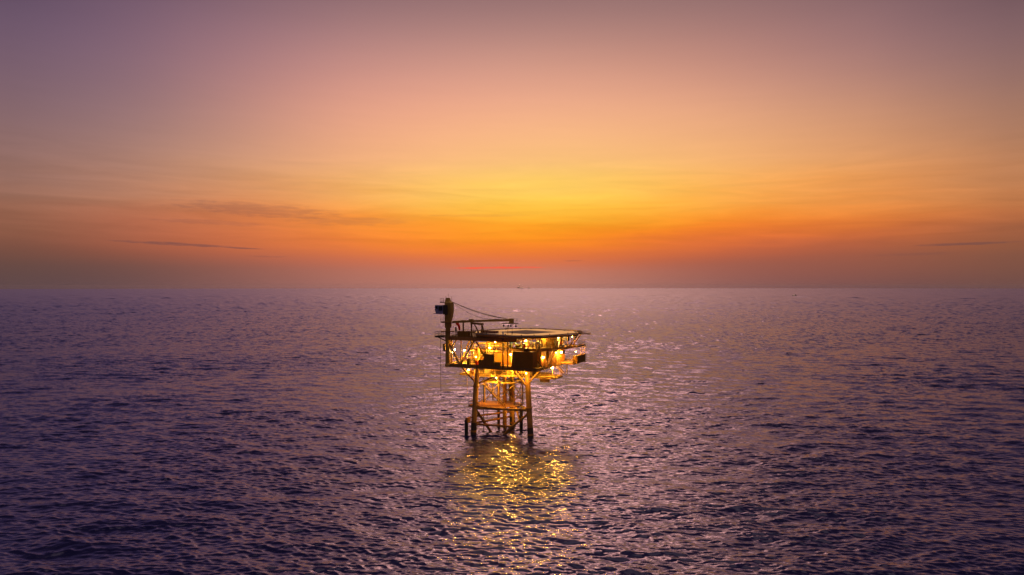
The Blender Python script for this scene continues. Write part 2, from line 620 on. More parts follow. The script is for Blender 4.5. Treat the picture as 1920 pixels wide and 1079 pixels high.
CRM = mat('cream_panel', (0.55, 0.47, 0.28), 0.5, var=0.3, vscale=1.2)
GRN = mat('grey_green_paint', (0.16, 0.19, 0.10), 0.5, var=0.5, vscale=1.5)
WHT = mat('white_paint', (0.75, 0.74, 0.70), 0.45)
HEL = mat('pale_helideck_paint', (0.80, 0.76, 0.70), 0.30, var=0.35, vscale=0.7, var2=(0.55, 0.50, 0.46))
HEL.node_tree.nodes['Principled BSDF'].inputs['Coat Weight'].default_value = 1.0
HEL.node_tree.nodes['Principled BSDF'].inputs['Coat Roughness'].default_value = 0.2
NET = mat('dark_deck_netting', (0.075, 0.055, 0.075), 0.75, var=0.4, vscale=6)
BLU = mat('blue_paint', (0.04, 0.16, 0.45), 0.45)
CABP = mat('blue_grey_cab_paint', (0.34, 0.36, 0.66), 0.4)
GLS = mat('dark_glass', (0.01, 0.012, 0.02), 0.08)
REDP = mat('red_paint', (0.70, 0.05, 0.02), 0.5)
SIG = mat('red_windsock_cloth', (0.85, 0.06, 0.02), 0.8)
SIG.node_tree.nodes['Principled BSDF'].inputs['Subsurface Weight'].default_value = 0.0
_tr = SIG.node_tree.nodes.new('ShaderNodeBsdfTranslucent')
_tr.inputs[0].default_value = (0.9, 0.05, 0.02, 1)
_mx = SIG.node_tree.nodes.new('ShaderNodeMixShader')
SIG.node_tree.links.new(SIG.node_tree.nodes['Principled BSDF'].outputs[0], _mx.inputs[1])
SIG.node_tree.links.new(_tr.outputs[0], _mx.inputs[2])
SIG.node_tree.links.new(_mx.outputs[0], SIG.node_tree.nodes['Material Output'].inputs[0])
_mx.inputs[0].default_value = 0.6
ROPE = mat('black_wire_rope', (0.02, 0.018, 0.016), 0.8)
LENS = mat('lit_lamp_lens', (1, 0.8, 0.4), 0.4, emit=(1.0, 0.41, 0.03), es=480.0)
LENSD = mat('dim_lamp_lens', (1, 0.8, 0.4), 0.4, emit=(1.0, 0.45, 0.05), es=40.0)
LENSW = mat('lit_white_lamp_lens', (1, 0.95, 0.8), 0.4, emit=(1.0, 0.80, 0.42), es=60.0)

# ------------------------------------------------------------------ the platform: jacket
P = thing('offshore_platform', 'rusty yellow offshore platform on three legs standing in the open sea', 'platform', (0, 0, 0))
LEGS = {'a': ((-16.2, -0.75, -3), (-16.45, 2.0, 16)), 'b': ((-2.25, 1.85, -3), (-3.95, 3.2, 16)), 'c': ((-12.3, 13.4, -3), (-12.8, 12.9, 16))}


def on_leg(k, z):
    p, q = Vector(LEGS[k][0]), Vector(LEGS[k][1])
    return p.lerp(q, (z + 3) / 19.0)


for k, cz in (('a', 11.0), ('b', 6.7), ('c', 9.0)):
    lg = MB().tube(on_leg(k, -3), on_leg(k, 15.7), 0.68, 0.62, 16).build('leg', LEGP, P)
    MB().tube(on_leg(k, cz - 0.16), on_leg(k, cz + 0.16), 0.82, None, 16).build('collar', LEGP, lg)
    MB().tube(on_leg(k, -3), on_leg(k, 2.2 if k != 'a' else 2.6), 0.72, 0.71, 16).build('splash_sleeve', DRK, lg)
    MB().tube(on_leg(k, 0.45), on_leg(k, 0.85), 0.745, None, 16).build('rust_ring', ORG, lg)


def brace(p, q, r, m=LEGP):
    return MB().tube(p, q, r * 1.15, None, 10).build('brace', m, P)


brace(on_leg('a', 6.0), on_leg('b', 6.2), 0.27)
brace(on_leg('a', 6.0), on_leg('c', 6.0), 0.25)
brace(on_leg('b', 6.2), on_leg('c', 6.0), 0.25)
node_m = Vector((-7.0, 1.6, 2.2))
brace(on_leg('a', 2.3), node_m, 0.24, ORG)
brace(on_leg('b', 5.6), node_m, 0.26)
brace(node_m, (-10.6, 1.2, -1.5), 0.30, BRN)
brace(on_leg('a', 6.0), (-13.6, 4.6, -0.8), 0.28, BRN)
brace(on_leg('a', 4.1), on_leg('c', 3.4), 0.20, ORG)
brace(on_leg('a', 2.5), on_leg('c', 2.2), 0.22, ORG)
brace(on_leg('b', 6.2), (-8.6, 8.2, 6.3), 0.24)
brace((-9.6, 9.2, 5.6), (-8.3, 8.8, 2.0), 0.22)
brace(on_leg('a', 11.8), (-20.2, 0.95, 15.7), 0.21, BRN)
brace(on_leg('a', 11.6), (-13.2, 4.0, 13.1), 0.21)
brace(on_leg('b', 11.2), (-6.1, 0.4, 15.7), 0.23)
brace(on_leg('b', 12.2), (-0.4, 3.2, 15.7), 0.21)
brace(on_leg('c', 11.0), (-6.5, 13.6, 13.1), 0.2)
brace(on_leg('c', 11.0), (-18.5, 13.4, 13.1), 0.2)

# conductors and risers
for (u, v, r, m) in ((-14.7, 10.1, 0.36, LEGP), (-13.05, 10.1, 0.48, LEGP), (-10.9, 10.6, 0.36, LEGP), (-11.9, 8.4, 0.24, LEGP)):
    MB().tube((u, v, -3), (u, v, 13.1), r, None, 14).build('conductor', m, P)
for (u, v, z0, z1, r, m) in ((-16.64, 5.66, -2, 12.6, 0.09, BLK), (-17.2, 8.8, 0.4, 15.6, 0.05, DRK), (-4.2, 1.2, 1.6, 15.4, 0.05, DRK),
                             (-4.8, 1.5, 0.8, 15.4, 0.04, DRK), (-5.0, 2.3, 3.0, 13.2, 0.06, LEGP)):
    MB().tube((u, v, z0), (u, v, z1), r, None, 7).build('riser', m, P)
# conductor guide frame
top = [(-16.6, 5.6, 11.6), (-8.6, 5.9, 11.6), (-8.3, 10.9, 11.6), (-16.8, 10.9, 11.6)]
gf = MB()
for a, b in zip(top, top[1:] + top[:1]):
    gf.beam(a, b, 0.25, 0.35)
gf.beam((-14.7, 5.6, 11.6), (-14.7, 10.9, 11.6), 0.2, 0.3).beam((-11.5, 5.7, 11.6), (-11.5, 10.9, 11.6), 0.2, 0.3)
gf.box((-16.4, 5.8, 11.62), (-14.9, 10.8, 11.68)).box((-12.4, 5.9, 11.62), (-8.6, 7.6, 11.68))
gf.build('guide_frame', YEL, P)
for (u, v) in ((-16.4, 5.8), (-8.6, 6.1), (-8.4, 10.7), (-16.6, 10.7), (-12.5, 5.8)):
    MB().tube((u, v, 6.3), (u, v, 11.5), 0.17, None, 10).build('frame_post', YEL, P)
for a, b in (((-16.4, 5.8, 11.4), (-12.5, 5.8, 7.0)), ((-16.4, 5.8, 7.0), (-12.5, 5.8, 11.4)), ((-12.5, 5.8, 11.4), (-8.6, 6.1, 7.4)),
             ((-12.5, 5.8, 7.4), (-8.6, 6.1, 11.4)), ((-8.6, 6.1, 11.4), (-8.4, 10.7, 7.0)), ((-8.6, 6.1, 7.0), (-8.4, 10.7, 11.4)),
             ((-16.6, 10.7, 11.4), (-8.4, 10.7, 7.0)), ((-16.6, 10.7, 7.0), (-8.4, 10.7, 11.4)), ((-8.6, 6.1, 7.6), (-4.2, 2.6, 10.4))):
    MB().tube(a, b, 0.10, None, 8).build('cross_brace', YEL, P)
# sea level walkway
wk = MB()
wk.box((-18.2, 0.6, 6.36), (-9.2, 9.4, 6.46)).box((-9.2, 3.2, 6.36), (-6.9, 8.4, 6.46))
for i in range(9):
    wk.beam((-18.2, 0.7 + i * 1.05, 6.25), (-9.2, 0.7 + i * 1.05, 6.25), 0.1, 0.2)
wk.build('walkway', ORG, P)
MB().rail([(-18.1, 9.3, 6.46), (-18.1, 0.7, 6.46), (-15.2, 0.7, 6.46)], 1.1, 1.5).build('railing', YEL, P)
MB().rail([(-9.2, 9.3, 6.46), (-6.95, 8.3, 6.46), (-6.95, 3.3, 6.46)], 1.1, 1.5).build('railing', YEL, P)
def stair(p, q, w, side, m=YEL):
    """p top, q foot, going along the run; side: direction of the width"""
    p, q, s = Vector(p), Vector(q), Vector(side) * w
    b = MB()
    for k in (0, 1):
        b.beam(p + s * k, q + s * k, 0.06, 0.26)
        b.tube(p + s * k + Vector((0, 0, 1.0)), q + s * k + Vector((0, 0, 1.0)), 0.035, None, 5)
        b.tube(p + s * k + Vector((0, 0, 0.55)), q + s * k + Vector((0, 0, 0.55)), 0.025, None, 5)
        for i in range(5):
            c = p.lerp(q, (i + 0.5) / 5) + s * k
            b.tube(c, c + Vector((0, 0, 1.0)), 0.03, None, 5)
    n = max(6, int(abs(p.z - q.z) / 0.22))
    for i in range(n):
        c = p.lerp(q, (i + 0.5) / n)
        d = (q - p)
        d.z = 0
        d = d.normalized() * 0.12
        b.add([c - d, c + d, c + d + s, c - d + s, c - d + Vector((0, 0, .04)), c + d + Vector((0, 0, .04)), c + d + s + Vector((0, 0, .04)), c - d + s + Vector((0, 0, .04))],
              [(0, 3, 2, 1), (4, 5, 6, 7), (0, 1, 5, 4), (1, 2, 6, 5), (2, 3, 7, 6), (3, 0, 4, 7)])
    return b.build('stair', m, P)


stair((-15.5, 3.2, 11.4), (-10.0, 3.2, 6.5), 0.9, (0, 1, 0))
MB().box((-16.2, 3.0, 11.3), (-15.4, 4.4, 11.4)).build('stair_landing', YEL, P)

# boat fenders
for (u, v, z0, z1, arm) in ((-17.1, -2.2, -1.5, 3.7, 'a'), (-8.3, 9.6, -1.0, 4.6, 'c')):
    fb = MB().tube((u, v, z1 - 0.2), (u, v, z1 + 0.45), 0.26, None, 12)
    L = on_leg(arm, z1)
    for dz in (0.25, -0.75):
        fb.beam((u, v, z1 + dz), (L.x, L.y, z1 + dz), 0.2, 0.25)
    fb.beam((u, v, z1 + 0.25), (L.x, L.y, z1 - 0.75), 0.15, 0.2)
    if arm == 'a':
        fb.box((u + 0.2, v - 0.3, z1 - 0.6), (L.x - 0.3, v + 1.0, z1 + 0.5))
    f0 = fb.build('boat_fender', ORG, P)
    MB().lathe((u, v, 0), [(0.36, z0), (0.43, z0 + 0.4), (0.43, z1 - 0.5), (0.36, z1)], 14).build('rubber_sleeve', BLK, f0)

# ------------------------------------------------------------------ decks


def deck(name, poly, z, th, girder, m=GRT, gm=BRN):
    d = MB().prism(poly, z - th, z).build(name, m, P)
    g = MB()
    zz = z - th - girder / 2 - 0.003
    for a, b in zip(poly, poly[1:] + poly[:1]):
        g.beam((a[0], a[1], zz), (b[0], b[1], zz), 0.3, girder)
    xs = [p[0] for p in poly]
    ys = [p[1] for p in poly]
    n = max(2, int((max(xs) - min(xs)) / 3.2))
    for i in range(1, n):
        x = min(xs) + (max(xs) - min(xs)) * i / n
        g.ibeam((x, min(ys) + 0.2, zz), (x, max(ys) - 0.2, zz), 0.22, girder * 0.85)
    for i in range(1, 4):
        y = min(ys) + (max(ys) - min(ys)) * i / 4
        g.ibeam((min(xs) + 0.2, y, zz - 0.02), (max(xs) - 0.2, y, zz - 0.02), 0.2, girder * 0.7)
    g.build('edge_girder', gm, d)
    return d


deck('main_deck', [(-24.0, 0), (-0.1, 0), (0.0, 19.4), (-24.0, 19.4)], 16.25, 0.10, 0.62)
deck('cellar_deck', [(-23.0, 5.1), (-14.2, 5.1), (-14.0, 7.2), (-2.9, 7.2), (-2.9, 17.0), (-23.0, 17.0)], 13.3, 0.08, 0.25, GRT, YEL)
deck('lower_pod_deck', [(-2.8, 8.3), (1.0, 8.3), (1.0, 13.5), (-2.8, 13.5)], 13.1, 0.08, 0.22, GRT, YEL)
deck('upper_deck', [(-24.0, 0), (-5.2, 0), (-5.2, 15.5), (-24.0, 15.5)], 22.85, 0.08, 0.72, GRT, ORG)  # orange of the edge girder stands in for lamplight on it
deck('mezzanine_deck', [(-8.6, 2.7), (-1.2, 2.7), (1.2, 7.0), (2.7, 12.0), (2.7, 19.3), (-8.6, 19.3)], 20.3, 0.08, 0.40, GRT, BRN)
deck('side_deck', [(0.05, 15.0), (3.4, 15.0), (3.4, 21.8), (-3.0, 21.8), (-3.0, 19.45), (0.05, 19.45)], 16.2, 0.08, 0.35, GRT, BRN)
deck('middle_walkway', [(-21.5, 7.0), (-9.2, 7.0), (-9.2, 14.0), (-21.5, 14.0)], 19.2, 0.06, 0.22, GRT, YEL)
# outboard balconies
bb = MB().box((-26.6, -0.9, 22.62), (-24.05, 2.2, 22.85))
bb.beam((-26.4, 0.5, 22.55), (-24.1, 0.5, 21.7), 0.15, 0.2)
bal = bb.build('balcony', DRK, P)
MB().rail([(-24.1, -0.85, 22.85), (-26.5, -0.85, 22.85), (-26.5, 2.1, 22.85), (-24.1, 2.1, 22.85)], 1.1, 1.2, 0.04).build('railing', DRK, bal)
bal = MB().box((2.72, 14.5, 20.05), (4.6, 20.5, 20.25)).build('balcony', BRN, P)
MB().rail([(2.75, 14.5, 20.25), (4.5, 14.5, 20.25), (4.5, 20.4, 20.25), (2.75, 20.4, 20.25)], 1.1, 1.3).build('railing', BRN, bal)
bal = MB().box((-25.3, 0.6, 19.2), (-24.2, 2.0, 19.35)).build('balcony', DRK, P)
MB().box((-25.2, 0.7, 19.35), (-24.6, 1.4, 21.0)).build('cabinet', YEL, bal)

# railings of the decks; the brown ones carry silhouette shade in their colour
MB().rail([(-23.0, 16.9, 13.3), (-22.95, 5.15, 13.3), (-14.2, 5.15, 13.3), (-14.05, 7.25, 13.3), (-3.0, 7.25, 13.3)]).build('railing', YEL, P)
MB().rail([(-2.75, 8.35, 13.1), (0.95, 8.35, 13.1), (0.95, 13.4, 13.1), (-2.75, 13.4, 13.1)]).build('railing', YEL, P)
MB().rail([(-23.9, 19.3, 16.25), (-23.9, 0.9, 16.25)]).build('railing', YEL, P)
MB().rail([(-22.4, 0.12, 16.25), (-15.1, 0.12, 16.25)]).build('railing', BRN, P)
MB().rail([(-10.6, 0.12, 16.25), (-6.5, 0.12, 16.25)]).build('railing', BRN, P)
MB().rail([(-0.15, 3.2, 16.25), (-0.05, 14.8, 16.25)]).build('railing', BRN, P)
MB().rail([(-23.9, 15.4, 22.85), (-23.9, 2.4, 22.85)]).build('railing', BRN, P)
MB().rail([(-22.3, 0.12, 22.85), (-5.4, 0.12, 22.85)], 1.1, 1.6).build('railing', BRN, P)
MB().rail([(-8.5, 2.8, 20.3), (-1.25, 2.8, 20.3), (1.15, 7.05, 20.3), (2.62, 12.05, 20.3), (2.62, 14.4, 20.3)]).build('railing', BRN, P)
MB().rail([(3.3, 15.1, 16.2), (3.3, 21.7, 16.2), (-2.9, 21.7, 16.2)]).build('railing', YEL, P)
MB().rail([(-21.4, 7.1, 19.2), (-9.3, 7.1, 19.2)]).build('railing', BRN, P)
# ------------------------------------------------------------------ topside truss work
for (p, q, r, m) in (
        ((-19.98, 0.35, 16.3), (-16.28, 0.35, 22.1), 0.23, YEL), ((-20.4, 0.35, 16.3), (-22.9, 0.35, 20.9), 0.30, YEL),
        ((-15.9, 0.3, 22.1), (-12.3, 0.3, 16.4), 0.2, BRN), ((-22.6, 0.5, 20.0), (-21.3, 0.5, 22.1), 0.16, YEL),
        ((-20.1, 0.6, 16.3), (-20.1, 0.6, 22.1), 0.14, YEL), ((-17.2, 3.0, 16.3), (-14.2, 3.0, 20.6), 0.18, YEL),
        ((-14.2, 3.0, 16.3), (-14.2, 3.0, 22.1), 0.2, YEL), ((-11.54, 1.2, 18.8), (-11.54, 1.2, 22.1), 0.10, DRK),
        ((-7.47, 0.15, 16.3), (-7.47, 0.15, 22.1), 0.17, BRN), ((-16.5, 12.5, 16.3), (-16.5, 12.5, 22.1), 0.3, YEL),
        ((-23.6, 12.5, 16.3), (-23.6, 12.5, 22.1), 0.3, YEL), ((-23.6, 7.0, 16.3), (-23.6, 12.3, 22.1), 0.2, YEL),
        ((-4.2, 3.4, 16.3), (-4.2, 3.4, 19.8), 0.3, YEL), ((-4.4, 13.0, 16.3), (-4.4, 13.0, 22.1), 0.3, YEL),
        ((-0.6, 3.0, 16.3), (-0.6, 3.0, 19.8), 0.18, BRN), ((-6.9, 3.0, 20.3), (-3.6, 3.0, 23.0), 0.12, BRN),
        ((-3.6, 5.0, 23.2), (-2.3, 2.9, 20.4), 0.11, BRN), ((-1.0, 2.5, 17.7), (0.9, 2.5, 15.4), 0.11, DRK),
        ((1.5, 8.2, 22.9), (1.5, 8.2, 20.3), 0.14, YEL), ((2.3, 18.5, 20.3), (2.3, 18.5, 23.0), 0.14, YEL),
        ((-8.0, 9.0, 20.3), (-8.0, 9.0, 23.0), 0.2, YEL), ((-22.9, 0.9, 16.3), (-22.9, 0.9, 22.1), 0.24, YEL)):
    MB().tube(p, q, r, None, 10).build('truss_member', m, P)
MB().tube((-22.45, 0.35, 20.0), (-22.2, 0.35, 19.55), 0.36, None, 12).build('brace_collar', WHT, P)

for (u, v) in ((-1.4, 3.4), (0.1, 5.6), (1.0, 7.3), (2.0, 10.4), (2.5, 13.0), (2.55, 15.8)):
    MB().tube((u, v, 20.3), (u, v, 23.1), 0.09, None, 8).build('deck_post', BRN, P)
for (a, b) in (((-1.6, 2.85, 22.4), (2.55, 12.2, 22.4)), ((-8.3, 2.9, 22.5), (-1.6, 2.9, 22.5))):
    MB().beam(a, b, 0.1, 0.14).build('pipe_tray', DRK, P)
for k, (u, v, w, hh, m) in enumerate(((-2.6, 5.2, 0.9, 1.5, 'DRK'), (-0.9, 8.3, 0.8, 1.1, 'BRN'), (0.4, 9.6, 0.7, 1.6, 'GRN'), (-3.4, 8.0, 1.0, 1.9, 'CRM'), (-6.4, 7.4, 1.2, 1.6, 'ORG'))):
    MB().box((u, v, 20.31), (u + w, v + .7, 20.31 + hh)).box((u + .08, v - .03, 20.5), (u + w - .08, v, 20.2 + hh)).build('equipment_cabinet', globals()[m], P)
for k, (u, v, w, hh, m) in enumerate(((-18.9, 1.4, .7, 1.3, 'DRK'), (-16.6, 1.2, .6, .9, 'REDP'), (-16.0, 6.0, 1.2, 1.6, 'CRM'), (-12.6, 6.2, .9, 2.0, 'GRN'), (-21.8, 3.2, .5, 1.1, 'BRN'), (-10.4, 6.6, 1.2, 2.1, 'YEL'), (-19.6, 6.2, 1.1, 1.2, 'ORG'))):
    MB().box((u, v, 16.26), (u + w, v + .6, 16.26 + hh)).box((u + .08, v - .03, 16.4), (u + w - .08, v, 16.16 + hh)).build('equipment_cabinet', globals()[m], P)
for k, (u, v, w, hh, m) in enumerate(((-20.5, 5.8, .9, .8, 'RED'), (-12.4, 7.9, .7, .9, 'DRK'), (-11.0, 7.7, .5, 1.1, 'BRN'), (-4.4, 8.0, 1.0, 1.2, 'DRK'), (-17.0, 7.0, 1.4, 1.4, 'CRM'))):
    MB().box((u, v, 13.31), (u + w, v + .6, 13.31 + hh)).box((u + .08, v - .03, 13.4), (u + w - .08, v, 13.2 + hh)).build('equipment_cabinet', globals()[m], P)

for (a, b) in (((0.0, 6.8, 16.3), (0.0, 9.0, 19.85)), ((0.0, 9.0, 16.3), (0.0, 6.8, 19.85)), ((0.9, 7.4, 20.3), (1.9, 10.2, 22.9)), ((2.1, 10.6, 22.9), (2.5, 12.8, 20.3)),
               ((-8.0, 3.0, 20.3), (-6.0, 3.0, 22.9)), ((-12.0, 0.5, 19.1), (-8.6, 0.5, 22.1)), ((-9.0, 2.0, 22.1), (-7.6, 2.0, 19.9))):
    MB().tube(a, b, 0.09, None, 8).build('cross_brace', YEL, P)
# walls of the modules
MB().box((-8.1, 3.4, 16.3), (-5.5, 3.5, 19.78)).build('module_wall', CRM, P, 'cream wall with a lit doorway between the two dark containers')
wl = MB().box((-11.0, 4.9, 16.3), (-8.2, 5.0, 19.1)).build('module_wall', ORG, P)
wb = MB().box((-0.55, 9.2, 16.3), (-0.45, 19.0, 19.78)).box((-0.55, 3.6, 16.3), (-0.45, 6.6, 19.78)).box((-4.0, 9.1, 16.3), (-0.6, 9.2, 19.78))
for i in range(12):
    wb.box((-0.44, 9.4 + i * 0.8, 16.35), (-0.39, 9.5 + i * 0.8, 19.7))
wl = wb.build('module_wall', ORG, P)
MB().box((-0.44, 17.6, 18.0), (-0.36, 18.8, 18.9)).build('window', GLS, wl)
dr = MB().box((-0.44, 13.0, 16.35), (-0.34, 13.95, 18.45)).build('door', YEL, wl)
MB().box((-0.34, 13.05, 17.3), (-0.28, 13.15, 17.45)).build('handle', DRK, dr)
cb = MB().box((-5.0, 11.2, 20.32), (0.2, 16.5, 23.0))
for i in range(16):
    if i > 3:
        cb.box((0.2, 9.35 + i * 0.45, 20.4), (0.27, 9.44 + i * 0.45, 22.95))
for i in range(10):
    cb.box((-4.9 + i * 0.5, 11.12, 20.4), (-4.8 + i * 0.5, 11.2, 22.95))
cab_in = cb.build('control_cabin', YEL, P)
dr = MB().box((0.24, 12.2, 20.4), (0.32, 13.2, 22.5)).build('door', WHT, cab_in)
MB().box((0.32, 12.5, 21.5), (0.34, 12.9, 22.1)).build('pane', GLS, dr)
MB().box((0.24, 14.4, 21.3), (0.30, 15.3, 22.1)).build('window', GLS, cab_in)
MB().box((-7.8, 11.0, 16.3), (-4.6, 18.5, 19.7)).build('equipment_room', ORG, P)
MB().box((-22.4, 15.4, 16.3), (-9.0, 15.5, 18.6)).build('wind_wall', ORG, P)
MB().box((-20.2, 7.6, 16.3), (-18.6, 8.6, 18.9)).build('switchboard', YEL, P)
# hanging access panel below the side of the deck
MB().box((-5.2, 14.0, 11.2), (-2.6, 14.15, 13.0)).build('hanging_panel', ORG, P)
stair((2.4, 5.0, 20.2), (0.7, 3.4, 16.4), 0.9, (0.68, -0.73, 0), ORG)
stair((1.05, 9.0, 15.9), (0.8, 14.6, 13.2), 0.8, (1, 0, 0))
MB().tube((0.9, 17.0, 13.0), (0.9, 17.0, 16.0), 0.13, None, 8).build('drain_pipe', YEL, P)
# cage ladder at the far right
cl = MB()
for (u, v) in ((3.4, 20.2), (4.4, 20.2), (4.4, 21.4), (3.4, 21.4)):
    cl.tube((u, v, 16.2), (u, v, 20.0), 0.06, None, 6)
for k in range(5):
    z = 16.4 + k * 0.85
    cl.beam((3.4, 20.2, z), (4.4, 20.2, z), 0.04, 0.06).beam((4.4, 20.2, z), (4.4, 21.4, z), 0.04, 0.06).beam((3.4, 21.4, z), (4.4, 21.4, z), 0.04, 0.06)
cl.box((3.42, 20.2, 16.0), (4.8, 21.5, 16.15))
cl.build('ladder_cage', YEL, P)

# pipework: every run is a part of the platform
rp = random.Random(5)
runs = []
for i in range(13):
    u0 = rp.uniform(-22, -16)
    u1 = rp.uniform(-14, -9)
    v = rp.uniform(3, 13)
    z = rp.choice([17.0, 17.5, 18.3, 18.8, 20.4, 20.9, 21.6])
    z2 = z + rp.choice([-0.9, 0.8, 1.2, -0.6])
    runs.append(([(u0, v, 16.3), (u0, v, z), (u1, v, z), (u1, v + rp.uniform(0.5, 2), z), (u1, v + 1.0, max(16.3, z2))], rp.uniform(0.06, 0.16)))
for i in range(9):
    v0 = rp.uniform(7.4, 9)
    u = rp.uniform(-21, -4)
    runs.append(([(u, v0, 13.3), (u, v0, rp.uniform(14.2, 15.2)), (u + rp.uniform(1.5, 4), v0, rp.uniform(14.2, 14.9)), (u + 3, v0 + 3, 14.4)], rp.uniform(0.06, 0.14)))
for i in range(6):
    u = rp.uniform(-7.5, -1.5)
    v = rp.uniform(4, 8)
    runs.append(([(u, v, 20.3), (u, v, rp.uniform(20.9, 22.2)), (u + rp.uniform(1, 2), v, 21.2), (u + 1, v + 1, 20.3)], rp.uniform(0.05, 0.10)))
for k, (pts, r) in enumerate(runs):
    MB().path(pts, r, 7).build('pipe', [YEL, CRM, ORG, GRN][k % 4], P)
lp = [(-13.0, 5.2, 12.9), (-12.6, 5.0, 12.3), (-11.6, 4.9, 12.0), (-9.8, 4.9, 12.1), (-9.2, 5.0, 12.6), (-9.1, 5.2, 13.2)]
MB().path(lp, 0.10, 7).build('pipe', DRK, P)
lp = [(-17.6, 4.2, 11.0), (-17.5, 4.2, 12.2), (-16.8, 4.3, 12.8), (-15.8, 4.6, 12.9)]
MB().path(lp, 0.12, 7).build('pipe', DRK, P)

# ------------------------------------------------------------------ helideck
HC = (-6.0, 7.7)
HZ = 23.95
h = thing('helideck', 'pale octagonal helideck with a dark square landing net, on top of the rig', 'helideck', (HC[0], HC[1], HZ))


def ring8(r, z, ch=13.5):
    out = []
    for k in range(4):
        for d in (-ch, ch):
            a = TH + k * math.pi / 2 + R(d)
            out.append((HC[0] + r * math.cos(a), HC[1] + r * math.sin(a), z))
    return out


MB().prism([(p[0], p[1]) for p in ring8(12.6, 0)], HZ - 0.22, HZ).build('deck_plate', HEL, h)
fr = MB()
r8 = ring8(12.4, HZ - 0.5)
for a, b in zip(r8, r8[1:] + r8[:1]):
    fr.beam(a, b, 0.2, 0.4)
for i in range(-4, 5):
    yy = i * 2.4
    half = 8.8 if abs(yy) < 5 else 7.0 if abs(yy) < 8 else 4.6
    fr.ibeam((HC[0] - half, HC[1] + yy, HZ - 0.5), (HC[0] + half, HC[1] + yy, HZ - 0.5), 0.2, 0.5)
fr.build('deck_frame', ORG, h)
net = MB().prism([(HC[0] + 7.0 * math.cos(TH + k * math.pi / 2), HC[1] + 7.0 * math.sin(TH + k * math.pi / 2)) for k in range(4)], HZ + 0.004, HZ + 0.04)
net.build('landing_net', NET, h)
sn = MB()
a8, b8 = ring8(12.62, HZ - 0.08), ring8(13.9, HZ + 0.12)
for i in range(8):
    j = (i + 1) % 8
    sn.tube(b8[i], b8[j], 0.05, None, 6)
    for k in range(5):
        p = Vector(a8[i]).lerp(Vector(a8[j]), k / 5)
        q = Vector(b8[i]).lerp(Vector(b8[j]), k / 5)
        sn.tube(p, q, 0.045, None, 6)
    for k in range(1, 4):
        p = Vector(a8[i]).lerp(Vector(b8[i]), k / 4)
        q = Vector(a8[j]).lerp(Vector(b8[j]), k / 4)
        sn.tube(p, q, 0.03, None, 5)
sn.build('safety_net', BRN, h)
for i in range(16):
    r16 = ring8(12.1, HZ)
    pa = Vector(r16[i // 2]).lerp(Vector(r16[(i // 2 + 1) % 8]), 0.25 + 0.5 * (i % 2))
    MB().lathe((pa.x, pa.y, HZ + 0.002), [(0.14, 0), (0.14, 0.12), (0.06, 0.22)], 8).build('perimeter_light', DRK, h)
for (p, q) in (((4.9, 13.2, HZ - 0.75), (2.5, 14.6, 20.4)), ((4.9, 16.0, HZ - 0.75), (2.5, 17.0, 20.4)), ((1.0, -0.5, HZ - 0.75), (-1.3, 2.9, 20.4)),
               ((-6.0, -2.6, HZ - 0.75), (-7.3, 0.3, 22.9)), ((-2.0, 15.0, HZ - 0.75), (-2.0, 15.0, 23.0)), ((2.2, 10.0, HZ - 0.75), (1.6, 10.0, 20.4)),
               ((-12.0, 4.0, HZ - 0.75), (-12.0, 4.0, 22.86)), ((-12.0, 11.0, HZ - 0.75), (-12.0, 11.0, 22.86)), ((-8.0, 14.6, HZ - 0.75), (-8.0, 14.6, 22.86))):
    MB().tube(p, q, 0.13, None, 8).build('support_strut', BRN, h)
gw = MB().box((5.9, 10.6, HZ - 0.35), (9.2, 11.6, HZ - 0.25))
gw.rail([(6.0, 10.65, HZ - 0.25), (9.1, 10.65, HZ - 0.25)], 0.5, 1.1, 0.03)
gw.build('access_gangway', BRN, h)

# ------------------------------------------------------------------ pedestal crane
c = thing('pedestal_crane', 'dark pedestal crane with a blue cab and its boom laid level', 'crane', (-23.5, 0.2, 16.25))
MB().tube((-23.5, 0.2, 15.65), (-23.5, 0.2, 25.2), 0.60, None, 18).lathe((-23.5, 0.2, 0), [(0.75, 15.62), (0.75, 16.2), (0.6, 16.3)], 18).build('pedestal', OLV, c)


def ringr(uc, vc, hw, hd, z, ch=0.25):
    return [(uc - hw + ch, vc - hd, z), (uc + hw - ch, vc - hd, z), (uc + hw, vc - hd + ch, z), (uc + hw, vc + hd - ch, z),
            (uc + hw - ch, vc + hd, z), (uc - hw + ch, vc + hd, z), (uc - hw, vc + hd - ch, z), (uc - hw, vc - hd + ch, z)]


MB().loft([ringr(-23.45, 0.2, 0.68, 0.66, 25.0), ringr(-23.4, 0.2, 0.72, 0.7, 26.4), ringr(-23.2, 0.2, 0.92, 0.8, 28.0), ringr(-23.1, 0.2, 0.98, 0.85, 29.3), ringr(-23.15, 0.2, 0.95, 0.85, 31.0),
           ringr(-23.4, 0.2, 0.62, 0.6, 31.35, 0.15), ringr(-23.5, 0.2, 0.5, 0.45, 31.9, 0.12), ringr(-23.5, 0.2, 0.4, 0.4, 32.2, 0.1)]).build('slew_tower', OLV, c)
for (z, w, u0) in ((26.15, 1.5, -23.4), (24.0, 1.5, -23.6)):
    pl = MB().prism([(p[0], p[1]) for p in ringr(u0, 0.2, w, 1.3, 0, 0.5)], z, z + 0.16).build('service_platform', BRN, c)
    if z > 25:
        MB().rail([(u0 - w, -0.9, z + .16), (u0 - w, 1.4, z + .16)], 1.0, 1.2, 0.03).build('railing', DRK, pl)
tp = MB().box((-25.2, -0.7, 31.0), (-24.0, 1.1, 31.12)).build('service_platform', DRK, c)
MB().rail([(-24.1, -0.65, 31.12), (-25.15, -0.65, 31.12), (-25.15, 1.0, 31.12)], 0.9, 0.9, 0.03).build('railing', DRK, tp)
ant = MB()
